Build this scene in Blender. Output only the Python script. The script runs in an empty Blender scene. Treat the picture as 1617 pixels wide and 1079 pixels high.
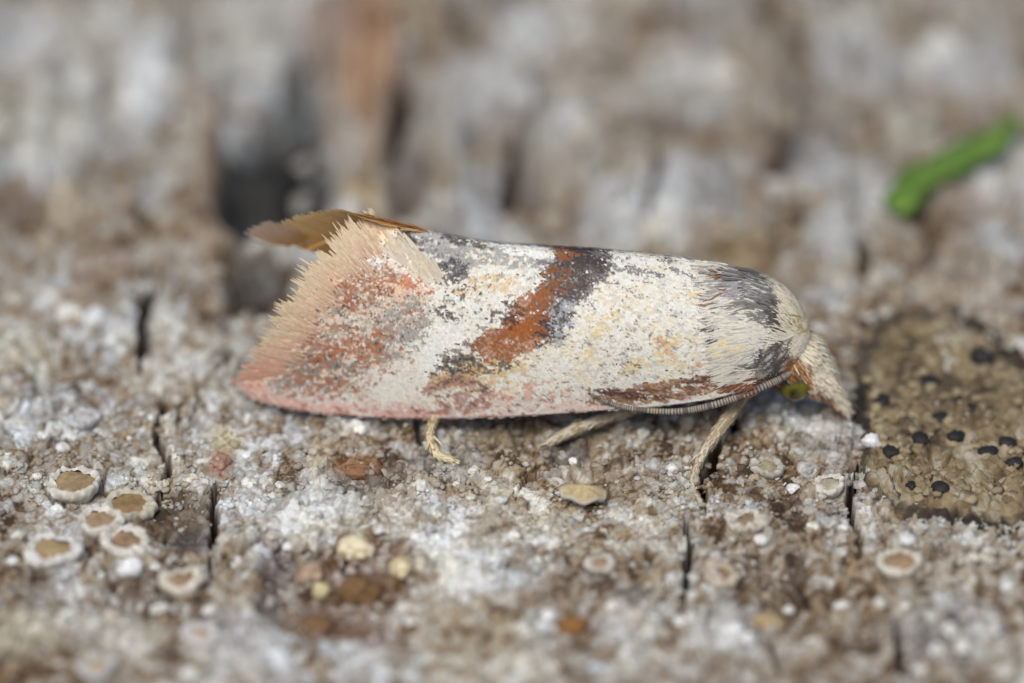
import bpy, math, random
import numpy as np
from mathutils import Vector, Matrix

# ---------------------------------------------------------------- camera, sky, sun, exposure
# one Blender unit stands for one millimetre
sc = bpy.context.scene
sc.unit_settings.system = 'METRIC'
sc.unit_settings.scale_length = 0.001
EL = math.radians(35.0); SE, CE = math.sin(EL), math.cos(EL)
DIST, PPM = 100.0, 120.0
AIM = Vector((0.0, 0.0, 1.017))
cam_d = bpy.data.cameras.new('camera'); cam = bpy.data.objects.new('camera', cam_d)
sc.collection.objects.link(cam); sc.camera = cam
CAMPOS = AIM + Vector((0, -CE * DIST, SE * DIST))
cam.location = CAMPOS
cam.rotation_euler = (math.radians(90) - EL, 0, 0)
cam_d.sensor_width = 36.0
cam_d.lens = 36.0 * DIST / (1617 / PPM)
cam_d.clip_start = 1.0; cam_d.clip_end = 1000.0
cam_d.dof.use_dof = True
cam_d.dof.focus_distance = 99.05
APERTURE = 5.5
cam_d.dof.aperture_fstop = cam_d.lens * 1e-3 / APERTURE

w = bpy.data.worlds.new('World'); sc.world = w; w.use_nodes = True
nt = w.node_tree; bg = nt.nodes['Background']
sky = nt.nodes.new('ShaderNodeTexSky'); sky.sky_type = 'NISHITA'; sky.sun_disc = False
SUN_EL, SUN_AZ = math.radians(58), math.radians(203)      # azimuth clockwise from +Y
sky.sun_elevation = SUN_EL; sky.sun_rotation = SUN_AZ
sky.air_density = 1.0; sky.dust_density = 3.0; sky.ozone_density = 1.0
nt.links.new(sky.outputs[0], bg.inputs[0]); bg.inputs[1].default_value = 0.078
sun_d = bpy.data.lights.new('sun', 'SUN'); sun = bpy.data.objects.new('sun', sun_d); sc.collection.objects.link(sun)
sun_d.energy = 1.9; sun_d.angle = math.radians(28); sun_d.color = (1.0, 0.99, 0.90)
sdir = Vector((math.sin(SUN_AZ) * math.cos(SUN_EL), math.cos(SUN_AZ) * math.cos(SUN_EL), math.sin(SUN_EL)))
sun.rotation_euler = sdir.to_track_quat('Z', 'Y').to_euler(); sun.location = sdir * 60
sc.view_settings.view_transform = 'Standard'; sc.view_settings.look = 'None'
sc.view_settings.exposure = 0.22; sc.view_settings.gamma = 1.0
sc.view_settings.use_curve_mapping = False
sc.cycles.use_denoising = True
sc.cycles.max_bounces = 6; sc.cycles.transparent_max_bounces = 6

# ---------------------------------------------------------------- helpers
RS = np.random.RandomState(7)
random.seed(7)
def U(px): return (np.asarray(px, float) - 808.0) / PPM
def V(py): return (640.0 - np.asarray(py, float)) / PPM
def lin(c):
    c = np.asarray(c, float) / 255.0
    return np.where(c <= 0.04045, c / 12.92, ((c + 0.055) / 1.055) ** 2.4)
_tabs = {}
def tab(seed):
    if seed not in _tabs: _tabs[seed] = np.random.RandomState(seed).rand(256, 256)
    return _tabs[seed]
def vn(x, y, seed):
    T = tab(seed); xf = np.floor(x); yf = np.floor(y)
    xi = xf.astype(np.int64); yi = yf.astype(np.int64)
    fx = x - xf; fy = y - yf
    fx = fx * fx * (3 - 2 * fx); fy = fy * fy * (3 - 2 * fy)
    a = T[xi & 255, yi & 255]; b = T[(xi + 1) & 255, yi & 255]
    c = T[xi & 255, (yi + 1) & 255]; d = T[(xi + 1) & 255, (yi + 1) & 255]
    return (a * (1 - fx) + b * fx) * (1 - fy) + (c * (1 - fx) + d * fx) * fy
def fbm(x, y, seed, o=4, gain=0.5):
    s = 0; a = 1; n = 0
    for k in range(o):
        s = s + a * vn(x * 2.03 ** k + 17.3 * k, y * 2.03 ** k + 5.1 * k, seed + k); n += a; a *= gain
    return s / n
def worley(x, y, cell, seed, jit=0.95):
    A, B, C, D = tab(seed), tab(seed + 1), tab(seed + 2), tab(seed + 3)
    gx = x / cell; gy = y / cell
    ix = np.floor(gx).astype(np.int64); iy = np.floor(gy).astype(np.int64)
    f1 = np.full(gx.shape, 9.0); f2 = np.full(gx.shape, 9.0)
    r1 = np.zeros(gx.shape); r2 = np.zeros(gx.shape)
    for dx in (-1, 0, 1):
        for dy in (-1, 0, 1):
            cx = ix + dx; cy = iy + dy; i = cx & 255; j = cy & 255
            d = np.hypot(gx - (cx + .5 + (A[i, j] - .5) * jit), gy - (cy + .5 + (B[i, j] - .5) * jit))
            near = d < f1
            f2 = np.where(near, f1, np.minimum(f2, d))
            r1 = np.where(near, C[i, j], r1); r2 = np.where(near, D[i, j], r2)
            f1 = np.where(near, d, f1)
    return f1, f2, r1, r2
def sstep(a, b, x):
    t = np.clip((x - a) / (b - a), 0, 1); return t * t * (3 - 2 * t)
def curve(pts):
    """smooth interpolation y(x) through pts"""
    xs = np.array([p[0] for p in pts], float); ys = np.array([p[1] for p in pts], float)
    m = np.gradient(ys, xs)
    def f(x):
        x = np.asarray(x, float); xc = np.clip(x, xs[0], xs[-1])
        k = np.clip(np.searchsorted(xs, xc) - 1, 0, len(xs) - 2)
        h = xs[k + 1] - xs[k]; t = (xc - xs[k]) / h
        r = ((2*t**3 - 3*t**2 + 1) * ys[k] + (t**3 - 2*t**2 + t) * h * m[k] + (-2*t**3 + 3*t**2) * ys[k+1] + (t**3 - t**2) * h * m[k+1])
        return r + np.where(x < xs[0], (x - xs[0]) * m[0], 0) + np.where(x > xs[-1], (x - xs[-1]) * m[-1], 0)
    return f
def ground_at(px, py):
    """the spot on the level z = 0 seen at a picture position (for laying out the ground)"""
    fwd = np.array([0, CE, -SE]); up = np.array([0, SE, CE]); right = np.array([1.0, 0, 0])
    d = fwd + right * (px - 808.5) / PPM / DIST + up * (539.5 - py) / PPM / DIST
    k = -CAMPOS.z / d[2]
    return CAMPOS.x + d[0] * k, CAMPOS.y + d[1] * k

def build(name, verts, faces, mat=None, parent=None, col=None, smooth=True, origin=None):
    verts = np.asarray(verts, np.float64).reshape(-1, 3)
    if origin is not None: verts = verts - np.asarray(origin, float)
    faces = np.asarray(faces, np.int32); n, k = faces.shape
    me = bpy.data.meshes.new(name)
    me.vertices.add(len(verts)); me.vertices.foreach_set('co', verts.astype(np.float32).ravel())
    me.loops.add(n * k); me.loops.foreach_set('vertex_index', faces.ravel())
    me.polygons.add(n); me.polygons.foreach_set('loop_start', np.arange(0, n * k, k, dtype=np.int32))
    me.polygons.foreach_set('use_smooth', np.full(n, smooth))
    me.update(calc_edges=True); me.validate()
    if col is not None:
        a = me.color_attributes.new('Col', 'FLOAT_COLOR', 'POINT')
        c4 = np.ones((len(verts), 4), np.float32); c4[:, :3] = col
        a.data.foreach_set('color', c4.ravel())
    if mat: me.materials.append(mat)
    o = bpy.data.objects.new(name, me); sc.collection.objects.link(o)
    if parent is not None: o.parent = parent
    return o
def thing(name, label, cat, loc=(0, 0, 0), group=None):
    o = bpy.data.objects.new(name, None); o.empty_display_size = 0.2; sc.collection.objects.link(o)
    o.location = loc; tag(o, label, cat, group); return o
def tag(o, label, cat, group=None):
    o['label'] = label; o['category'] = cat
    if group: o['group'] = group
    return o
def grid_faces(nu, nv, wrap=False):
    i = np.arange(nu - 1)[:, None]; j = np.arange(nv if wrap else nv - 1)[None, :]
    j2 = (j + 1) % nv
    return np.stack([i * nv + j, (i + 1) * nv + j, (i + 1) * nv + j2, i * nv + j2], -1).reshape(-1, 4)
def ico(sub):
    import bmesh
    bm = bmesh.new(); bmesh.ops.create_icosphere(bm, subdivisions=sub, radius=1.0)
    v = np.array([x.co[:] for x in bm.verts]); f = np.array([[q.index for q in p.verts] for p in bm.faces]); bm.free()
    return v, f
ICO2, ICO3 = ico(2), ico(3)

# ---------------------------------------------------------------- materials
def mat_attr(name, rough=0.85, noise_scale=30.0, amount=0.25, bump=0.0, bump_scale=60.0, translucent=0.0, spec=0.3, tint=None, sheen=0.0):
    m = bpy.data.materials.new(name); m.use_nodes = True
    n = m.node_tree.nodes; l = m.node_tree.links; b = n['Principled BSDF']
    b.inputs['Roughness'].default_value = rough; b.inputs['Specular IOR Level'].default_value = spec
    if sheen: b.inputs['Sheen Weight'].default_value = sheen
    tc = n.new('ShaderNodeTexCoord')
    if tint is None:
        a = n.new('ShaderNodeVertexColor'); a.layer_name = 'Col'; src = a.outputs[0]
    else:
        rgb = n.new('ShaderNodeRGB'); rgb.outputs[0].default_value = (*lin(tint), 1); src = rgb.outputs[0]
    nz = n.new('ShaderNodeTexNoise'); nz.inputs['Scale'].default_value = noise_scale; nz.inputs['Detail'].default_value = 5; nz.inputs['Roughness'].default_value = 0.65
    l.new(tc.outputs['Object'], nz.inputs['Vector'])
    mr = n.new('ShaderNodeMapRange'); mr.inputs[1].default_value = 0.25; mr.inputs[2].default_value = 0.75
    mr.inputs[3].default_value = 1 - amount; mr.inputs[4].default_value = 1 + amount
    l.new(nz.outputs['Fac'], mr.inputs[0])
    mx = n.new('ShaderNodeMix'); mx.data_type = 'RGBA'; mx.blend_type = 'MULTIPLY'; mx.inputs[0].default_value = 1.0
    l.new(src, mx.inputs[6]); l.new(mr.outputs[0], mx.inputs[7])
    l.new(mx.outputs[2], b.inputs['Base Color'])
    if bump:
        nb = n.new('ShaderNodeTexNoise'); nb.inputs['Scale'].default_value = bump_scale; nb.inputs['Detail'].default_value = 6
        l.new(tc.outputs['Object'], nb.inputs['Vector'])
        bp = n.new('ShaderNodeBump'); bp.inputs['Strength'].default_value = bump; bp.inputs['Distance'].default_value = 0.02
        l.new(nb.outputs['Fac'], bp.inputs['Height']); l.new(bp.outputs[0], b.inputs['Normal'])
    if translucent:
        tr = n.new('ShaderNodeBsdfTranslucent'); l.new(mx.outputs[2], tr.inputs[0])
        ms = n.new('ShaderNodeMixShader'); ms.inputs[0].default_value = translucent
        l.new(b.outputs[0], ms.inputs[1]); l.new(tr.outputs[0], ms.inputs[2]); l.new(ms.outputs[0], n['Material Output'].inputs[0])
    return m
M_GROUND = mat_attr('weathered_wood_and_lichen', 0.9, 16, 0.34, 0.7, 36, spec=0.2)
M_GRAN = mat_attr('lichen_granule', 0.85, 22, 0.28, 0.6, 45, spec=0.25)
M_SCALE = mat_attr('wing_scale', 0.55, 25, 0.12, 0, translucent=0.12, spec=0.35)
M_WING = mat_attr('wing_membrane', 0.7, 30, 0.15, 0.2, 50)
M_CILIA = mat_attr('fringe_cilia', 0.6, 25, 0.12, 0, translucent=0.35, spec=0.3)
M_FARCILIA = mat_attr('orange_fringe_cilia', 0.6, 25, 0.12, 0, translucent=0.28, spec=0.3)
M_HAIR = mat_attr('hair_scale', 0.55, 25, 0.12, 0, translucent=0.15, spec=0.35)
M_BODY = mat_attr('body_cuticle', 0.6, 20, 0.2, 0.3, 40)
M_LEG = mat_attr('leg_scales', 0.6, 30, 0.3, 0.4, 50)
M_RIM = mat_attr('lichen_rim', 0.85, 10, 0.14, 0.6, 22)
M_DISC = mat_attr('lichen_disc', 0.8, 12, 0.22, 0.6, 30)
M_BLACK = mat_attr('black_fruiting_body', 0.6, 14, 0.4, 0.7, 25, tint=(40, 38, 38))
M_CRUST = mat_attr('tan_crust', 0.9, 12, 0.25, 0.6, 30)

# ---------------------------------------------------------------- ground: weathered wood under crusty lichen
CRACKS = [  # picture polyline, half width mm, depth mm
    ([(231, 425), (229, 470), (226, 530), (222, 592)], .050, .55),
    ([(256, 618), (258, 650), (250, 690), (262, 730), (258, 770)], .030, .36),
    ([(258, 770), (240, 800)], .02, .2),
    ([(344, 765), (334, 800), (338, 850), (333, 880), (338, 915)], .026, .34),
    ([(657, 664), (660, 705)], .036, .4),
    ([(1163, 640), (1156, 690)], .040, .45),
    ([(1137, 695), (1128, 735), (1113, 772), (1110, 815)], .044, .50),
    ([(1080, 822), (1088, 855), (1084, 900), (1073, 965)], .034, .44),
    ([(1025, 865), (1026, 900)], .022, .25),
    ([(1352, 738), (1345, 790), (1344, 830), (1358, 850), (1356, 890)], .030, .36),
    ([(815, 200), (800, 330)], .08, .25),
    ([(1365, 380), (1362, 440)], .05, .2),
    ([(1045, 230), (1025, 330)], .05, .12),
    ([(783, 905), (795, 898), (812, 900)], .022, .22),
    ([(1215, 1000), (1228, 1060)], .03, .3),
    ([(1418, 990), (1424, 1070)], .03, .3),
    ([(640, 130), (620, 260)], .08, .2),
    ([(560, 860), (540, 910)], .02, .2),
]
CRACKS_W = [([ground_at(*p) for p in pl], hw, dp) for pl, hw, dp in CRACKS]
STAINS = [  # x, y, rx, ry in the picture, colour, strength, relief in mm
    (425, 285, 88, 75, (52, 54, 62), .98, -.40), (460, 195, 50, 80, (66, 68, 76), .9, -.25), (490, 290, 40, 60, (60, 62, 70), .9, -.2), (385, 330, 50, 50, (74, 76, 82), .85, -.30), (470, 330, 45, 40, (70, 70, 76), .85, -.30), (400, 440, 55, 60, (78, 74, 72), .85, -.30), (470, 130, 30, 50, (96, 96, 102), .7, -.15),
    (370, 215, 45, 30, (190, 198, 210), .6, .05), (415, 150, 60, 30, (196, 200, 205), .6, .10),
    (328, 300, 22, 130, (168, 145, 122), .75, .20), (300, 150, 20, 90, (178, 170, 160), .5, .12), (352, 400, 25, 60, (172, 148, 120), .7, .14),
    (585, 110, 50, 160, (180, 142, 112), .95, .25), (520, 50, 50, 70, (146, 124, 112), .75, .12), (600, 220, 30, 70, (158, 134, 114), .7, .16), (660, 30, 40, 60, (190, 165, 135), .6, .1),
    (575, 320, 35, 20, (190, 160, 110), .6, .1),
    (235, 120, 45, 110, (205, 212, 220), .7, .18), (30, 40, 60, 60, (190, 196, 208), .6, .1), (60, 200, 90, 70, (178, 174, 158), .5, .1),
    (175, 130, 20, 30, (120, 105, 85), .5, -.1), (110, 330, 40, 40, (200, 184, 160), .6, .12), (160, 430, 60, 40, (150, 126, 106), .6, -.05), (30, 330, 50, 40, (120, 100, 88), .6, -.1),
    (640, 270, 40, 90, (122, 112, 108), .7, -.15), (780, 130, 90, 70, (188, 190, 194), .6, .15), (700, 190, 45, 40, (190, 188, 180), .6, .15),
    (900, 110, 90, 60, (156, 140, 120), .6, -.08), (965, 90, 40, 40, (120, 106, 94), .6, -.12), (1040, 190, 60, 25, (118, 108, 102), .7, -.18),
    (1090, 300, 70, 60, (196, 196, 200), .65, .18), (960, 340, 55, 60, (186, 186, 192), .6, .12), (860, 250, 80, 60, (168, 164, 160), .5, 0), (760, 300, 45, 70, (188, 190, 198), .6, .1),
    (1180, 400, 60, 30, (152, 128, 92), .8, -.05), (1230, 440, 60, 35, (130, 112, 92), .7, -.1), (1270, 130, 30, 60, (118, 110, 100), .6, -.15), (1180, 110, 40, 70, (152, 136, 118), .55, 0),
    (1350, 90, 60, 60, (196, 200, 202), .6, .15), (1440, 190, 50, 40, (208, 206, 192), .7, .16), (1540, 100, 70, 60, (190, 192, 202), .6, .1), (1450, 115, 45, 25, (150, 138, 126), .5, -.05),
    (1300, 250, 70, 50, (178, 180, 190), .55, .08), (1530, 330, 50, 40, (150, 132, 120), .6, -.05), (1520, 430, 80, 40, (178, 168, 154), .5, .05), (1320, 370, 50, 50, (178, 178, 184), .6, .08),
    (130, 475, 40, 30, (170, 148, 122), .6, 0), (30, 560, 60, 40, (186, 182, 164), .5, .04), (70, 640, 60, 30, (182, 182, 190), .5, .03), (360, 560, 40, 60, (176, 176, 172), .5, .04),
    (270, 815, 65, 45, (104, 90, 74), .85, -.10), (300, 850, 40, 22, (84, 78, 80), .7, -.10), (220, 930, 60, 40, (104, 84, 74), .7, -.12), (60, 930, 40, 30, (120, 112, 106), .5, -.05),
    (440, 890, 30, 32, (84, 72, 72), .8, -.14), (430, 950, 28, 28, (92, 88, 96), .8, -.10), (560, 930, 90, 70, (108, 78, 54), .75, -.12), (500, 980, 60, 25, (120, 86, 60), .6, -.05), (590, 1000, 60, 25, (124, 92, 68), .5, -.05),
    (570, 745, 45, 22, (150, 104, 70), .7, 0), (640, 740, 40, 22, (118, 100, 88), .7, -.04), (505, 740, 18, 45, (205, 190, 165), .7, .02), (350, 735, 18, 22, (176, 130, 112), .6, .02), (360, 700, 30, 20, (196, 186, 140), .5, .02),
    (620, 810, 40, 40, (190, 178, 160), .4, .02), (700, 730, 60, 30, (176, 172, 178), .6, .02), (520, 790, 70, 40, (182, 184, 192), .55, .02), (890, 720, 40, 22, (86, 80, 82), .7, -.06),
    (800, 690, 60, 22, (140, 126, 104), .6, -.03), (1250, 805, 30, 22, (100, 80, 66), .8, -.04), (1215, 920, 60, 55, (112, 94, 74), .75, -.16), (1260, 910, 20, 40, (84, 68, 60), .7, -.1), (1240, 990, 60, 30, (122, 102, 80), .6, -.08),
    (890, 940, 60, 30, (140, 118, 96), .6, -.05), (905, 1000, 35, 30, (120, 92, 64), .7, -.08), (960, 760, 70, 30, (150, 134, 114), .5, -.02), (1290, 1060, 70, 30, (150, 132, 110), .5, 0),
    (1150, 990, 60, 40, (206, 206, 206), .6, .05), (1500, 1000, 90, 50, (198, 198, 202), .6, .06), (760, 830, 60, 40, (196, 190, 180), .3, .02), (1000, 960, 50, 35, (198, 196, 192), .5, .04), (1480, 900, 90, 40, (182, 172, 158), .5, .02),
    (1330, 800, 30, 40, (186, 184, 182), .5, .02), (180, 1010, 80, 40, (190, 184, 172), .5, .05), (40, 1010, 50, 40, (206, 200, 180), .6, .06), (380, 1010, 60, 40, (196, 194, 196), .6, .06),
    (1420, 600, 60, 20, (140, 126, 104), .4, 0), (1300, 700, 50, 30, (172, 170, 168), .5, .03),
]
STAINS_W = []
for sx, sy, rx, ry, c, st, rel in STAINS:
    if c[2] > c[0]: g_ = sum(c) / 3; c = (g_ * .985, g_ * 1.0, g_ * 1.02); st *= .75 if sy > 480 else 1
    gx, gy = ground_at(sx, sy); c = np.array(c, float); c = c * .92 + c.mean() * .08 if sy < 480 else c
    STAINS_W.append((gx, gy, rx / PPM, ry / PPM / SE, lin(c), st, rel))

def blob_mask(x, y, gx, gy, rx, ry, seed):
    e = ((x - gx) / rx) ** 2 + ((y - gy) / ry) ** 2
    return e
def ground_fields(x, y, want_col=False):
    x = np.asarray(x, float); y = np.asarray(y, float); shp = x.shape; x = x.ravel(); y = y.ravel()
    back = sstep(1.5, 7.0, y); front = 1 - back
    far = sstep(16, 40, np.maximum(np.abs(x), np.abs(y)))
    wx = x + .10 * (fbm(x * 1.7, y * 1.7, 40, 3) - .5); wy = y + .16 * (fbm(x * 1.7 + 9, y * 1.7, 43, 3) - .5)
    h = (fbm(x / 2.6, y / 5.0, 50, 4) - .5) * (.22 + .9 * back)
    gr = np.abs(fbm(x / .55, y / 7.0, 55, 3) - .5) * 2
    h = h - (.16 * back + .03) * (1 - sstep(0, .35, gr))
    # crust plates with narrow joints
    p1, p2, pr, pr2 = worley(wx, wy * .8, .62, 60)
    joint = 1 - sstep(.012, .065, p2 - p1)
    jm = sstep(.44, .56, fbm(x / 1.6, y / 1.6, 66, 3))
    h = h + (pr - .5) * .08 - .11 * joint * jm
    # lumps of three sizes
    dens = sstep(.30, .62, fbm(x / 1.1, y / 1.1, 70, 3))
    a1, a2, ar, ar2 = worley(wx + 3, wy, .27, 72)
    b1, b2, br, br2 = worley(wx + 1, wy + 5, .145, 76)
    c1, c2, cr, cr2 = worley(x + 2, y + 2, .075, 80)
    dome = lambda f, r: np.sqrt(np.clip(1 - (f / r) ** 2, 0, 1))
    h = h + dome(a1, .62) * (ar ** 2) * (.045 + .07 * dens) * (1 + .9 * back)
    h = h + dome(b1, .58) * (br ** 1.6) * (.03 + .065 * dens)
    h = h + dome(c1, .56) * cr * .028 * front
    h = h + (fbm(x * 14, y * 14, 84, 3) - .5) * .040
    edge = .35 * (fbm(x * 2.3, y * 1.6, 90, 3) - .5) * 2 + .30 * (br2 - .5) + .2 * (ar2 - .5)
    col = None
    if want_col:
        pal = np.array([lin(c) for c in ((76, 58, 44), (124, 102, 80), (164, 146, 122), (152, 150, 148), (188, 182, 172), (210, 212, 214), (230, 232, 234))])
        val = .46 + .03 * front + 1.15 * (fbm(x / .95, y / 1.35, 100, 4) - .5) + .44 * (ar2 - .5) * (1 - .2 * back) + .46 * (br2 - .5) * front + .30 * (cr2 - .5) * front + .16 * (pr2 - .5)
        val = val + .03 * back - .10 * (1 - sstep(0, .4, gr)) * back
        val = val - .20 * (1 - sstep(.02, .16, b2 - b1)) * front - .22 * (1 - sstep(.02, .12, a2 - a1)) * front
        val = np.where(val > .72, .72 + (val - .72) * .6, val)
        q = np.clip(val, 0, .999) * (len(pal) - 1); k = np.clip(q.astype(int), 0, len(pal) - 2); f = (q - k)[:, None]
        col = pal[k] * (1 - f) + pal[k + 1] * f
        hue = (fbm(x / .9 + 40, y / 1.3, 110, 3) - .5)[:, None] + .5 * (ar[:, None] - .5)
        col = col * (1 + hue * np.array([[.16, .04, -.22]])) * np.array([[1.0, 1.0, .985]])
        gmix = (.08 + .24 * back)[:, None]; col = col * (1 - gmix) + col.mean(1, keepdims=True) * np.array([[.985, 1.0, 1.0]]) * gmix
        woodline = np.clip(joint * jm, 0, 1)[:, None]
        col = col * (1 - .75 * woodline) + lin((84, 56, 42)) * .75 * woodline
    for gx, gy, rx, ry, c, st, rel in STAINS_W:
        sel = np.nonzero((np.abs(x - gx) < rx * 2) & (np.abs(y - gy) < ry * 2))[0]
        if not len(sel): continue
        e = ((x[sel] - gx) / rx) ** 2 + ((y[sel] - gy) / ry) ** 2
        m = sstep(1.5, .45, e + edge[sel] * 1.3)
        h[sel] += rel * sstep(1.6, .2, e)
        if want_col:
            mm = (m * st)[:, None]
            lum = (col[sel].mean(1, keepdims=True) / .36) ** .45
            col[sel] = col[sel] * (1 - mm) + c * lum * mm
    wob = (fbm(x * 5, y * 3.2, 120, 4, .6) - .5) * .17
    wid = .75 + .6 * vn(x * 2, y * 2.6, 124)
    for pl, hw, dp in CRACKS_W:
        xs = [p[0] for p in pl]; ys = [p[1] for p in pl]
        sel = np.nonzero((x > min(xs) - .4) & (x < max(xs) + .4) & (y > min(ys) - .2) & (y < max(ys) + .2))[0]
        if not len(sel): continue
        X = x[sel] + wob[sel]; Y = y[sel]; d = np.full(len(sel), 9.0)
        L = sum(math.dist(pl[i], pl[i + 1]) for i in range(len(pl) - 1)); acc = 0; tt = np.zeros(len(sel))
        for i in range(len(pl) - 1):
            ax, ay = pl[i]; bx, by = pl[i + 1]; l2 = (bx - ax) ** 2 + (by - ay) ** 2
            t = np.clip(((X - ax) * (bx - ax) + (Y - ay) * (by - ay)) / l2, 0, 1)
            dd = np.hypot(X - ax - t * (bx - ax), Y - ay - t * (by - ay))
            tt = np.where(dd < d, (acc + t * l2 ** .5) / L, tt); d = np.minimum(d, dd); acc += l2 ** .5
        ww = hw * wid[sel] * (.25 + .95 * np.sqrt(np.clip(np.sin(np.pi * np.clip(tt, 0, 1)), 0, 1)))
        g = sstep(1.45, .65, d / ww)
        h[sel] -= dp * 1.7 * g
        if want_col:
            g2 = sstep(1.9, 1.0, d / ww)[:, None] * .9
            col[sel] = col[sel] * (1 - g2) + lin((66, 46, 38)) * g2
    h = h * (1 - far)
    if want_col: return h.reshape(shp), np.clip(col, .01, .85)
    return h.reshape(shp)
def gh(x, y): return float(ground_fields(np.array([x]), np.array([y]))[0])

def axis(seg):
    out = []
    for a, b, s in seg: out += list(np.arange(a, b - s * .5, s))
    return np.array(out + [seg[-1][1]])
gxs = axis([(-60, -20, 4), (-20, -9, .25), (-9, -7.2, .06), (-7.2, 7.2, .0225), (7.2, 9, .06), (9, 20, .25), (20, 60, 4)])
gys = axis([(-60, -20, 4), (-20, -9.5, .25), (-9.5, -6.5, .06), (-6.5, -4.5, .034), (-4.5, 1.5, .027), (1.5, 5, .042), (5, 14, .065), (14, 22, .25), (22, 62, 4)])
X, Y = np.meshgrid(gxs, gys, indexing='ij')
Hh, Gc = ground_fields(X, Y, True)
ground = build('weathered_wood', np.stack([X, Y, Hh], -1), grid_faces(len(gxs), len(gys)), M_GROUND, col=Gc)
ground['kind'] = 'structure'
ground['label'] = 'cracked weathered wood covered in grey and white crusty lichen'

# ---------------------------------------------------------------- the moth
def yax(px): return .6 - .9 * (np.asarray(px, float) - 375) / 875.0
ridge = curve([(320, 330), (375, 331), (480, 337), (575, 345), (650, 362), (750, 385), (850, 396), (950, 402), (1050, 411), (1120, 421), (1200, 440)])
costa = curve([(376, 588), (384, 606), (400, 624), (450, 643), (550, 656), (700, 661), (850, 655), (960, 647), (1040, 641), (1120, 630), (1190, 612)])
cmap = curve([(320, 640), (450, 646), (550, 656), (700, 661), (850, 655), (960, 647), (1040, 641), (1120, 630), (1190, 612)])
whalf = curve([(320, .85), (375, .9), (550, 1.02), (800, 1.04), (950, 1.0), (1080, .95), (1190, .82)])
def wing_p(px, py, off=0.0):
    px = np.asarray(px, float); py = np.asarray(py, float)
    def base(px, py):
        t = (py - ridge(px)) / (cmap(px) - ridge(px)); tc = np.clip(t, 0, 1)
        g = 1 - (1 - tc) ** 2.4 + np.minimum(t, 0) * 1.2
        y = yax(px) - whalf(px) * g - .02 * np.sin(px * .021) * np.sin(tc * 3.1)
        z = (V(py) - y * SE) / CE
        return np.stack([U(px), y, z], -1)
    p = base(px, py); du = base(px - 2, py) - p; dv = base(px, py + 2) - p
    n = np.cross(dv, du); n /= np.linalg.norm(n, axis=-1, keepdims=True) + 1e-9
    n = np.where(n[..., 1:2] > 0, -n, n) if n.ndim > 1 else n
    return p + n * np.asarray(off)[..., None], n
Lx = curve([(0, 600), (.146, 562), (.317, 512), (.49, 477), (.67, 443), (.837, 408), (1, 380)])
Rx = curve([(0, 1135), (.5, 1150), (1, 1185)])
def wing_uv(s, q):
    px = Lx(q) * (1 - s) + Rx(q) * s
    return px, ridge(px) + q * (costa(px) - ridge(px))

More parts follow.
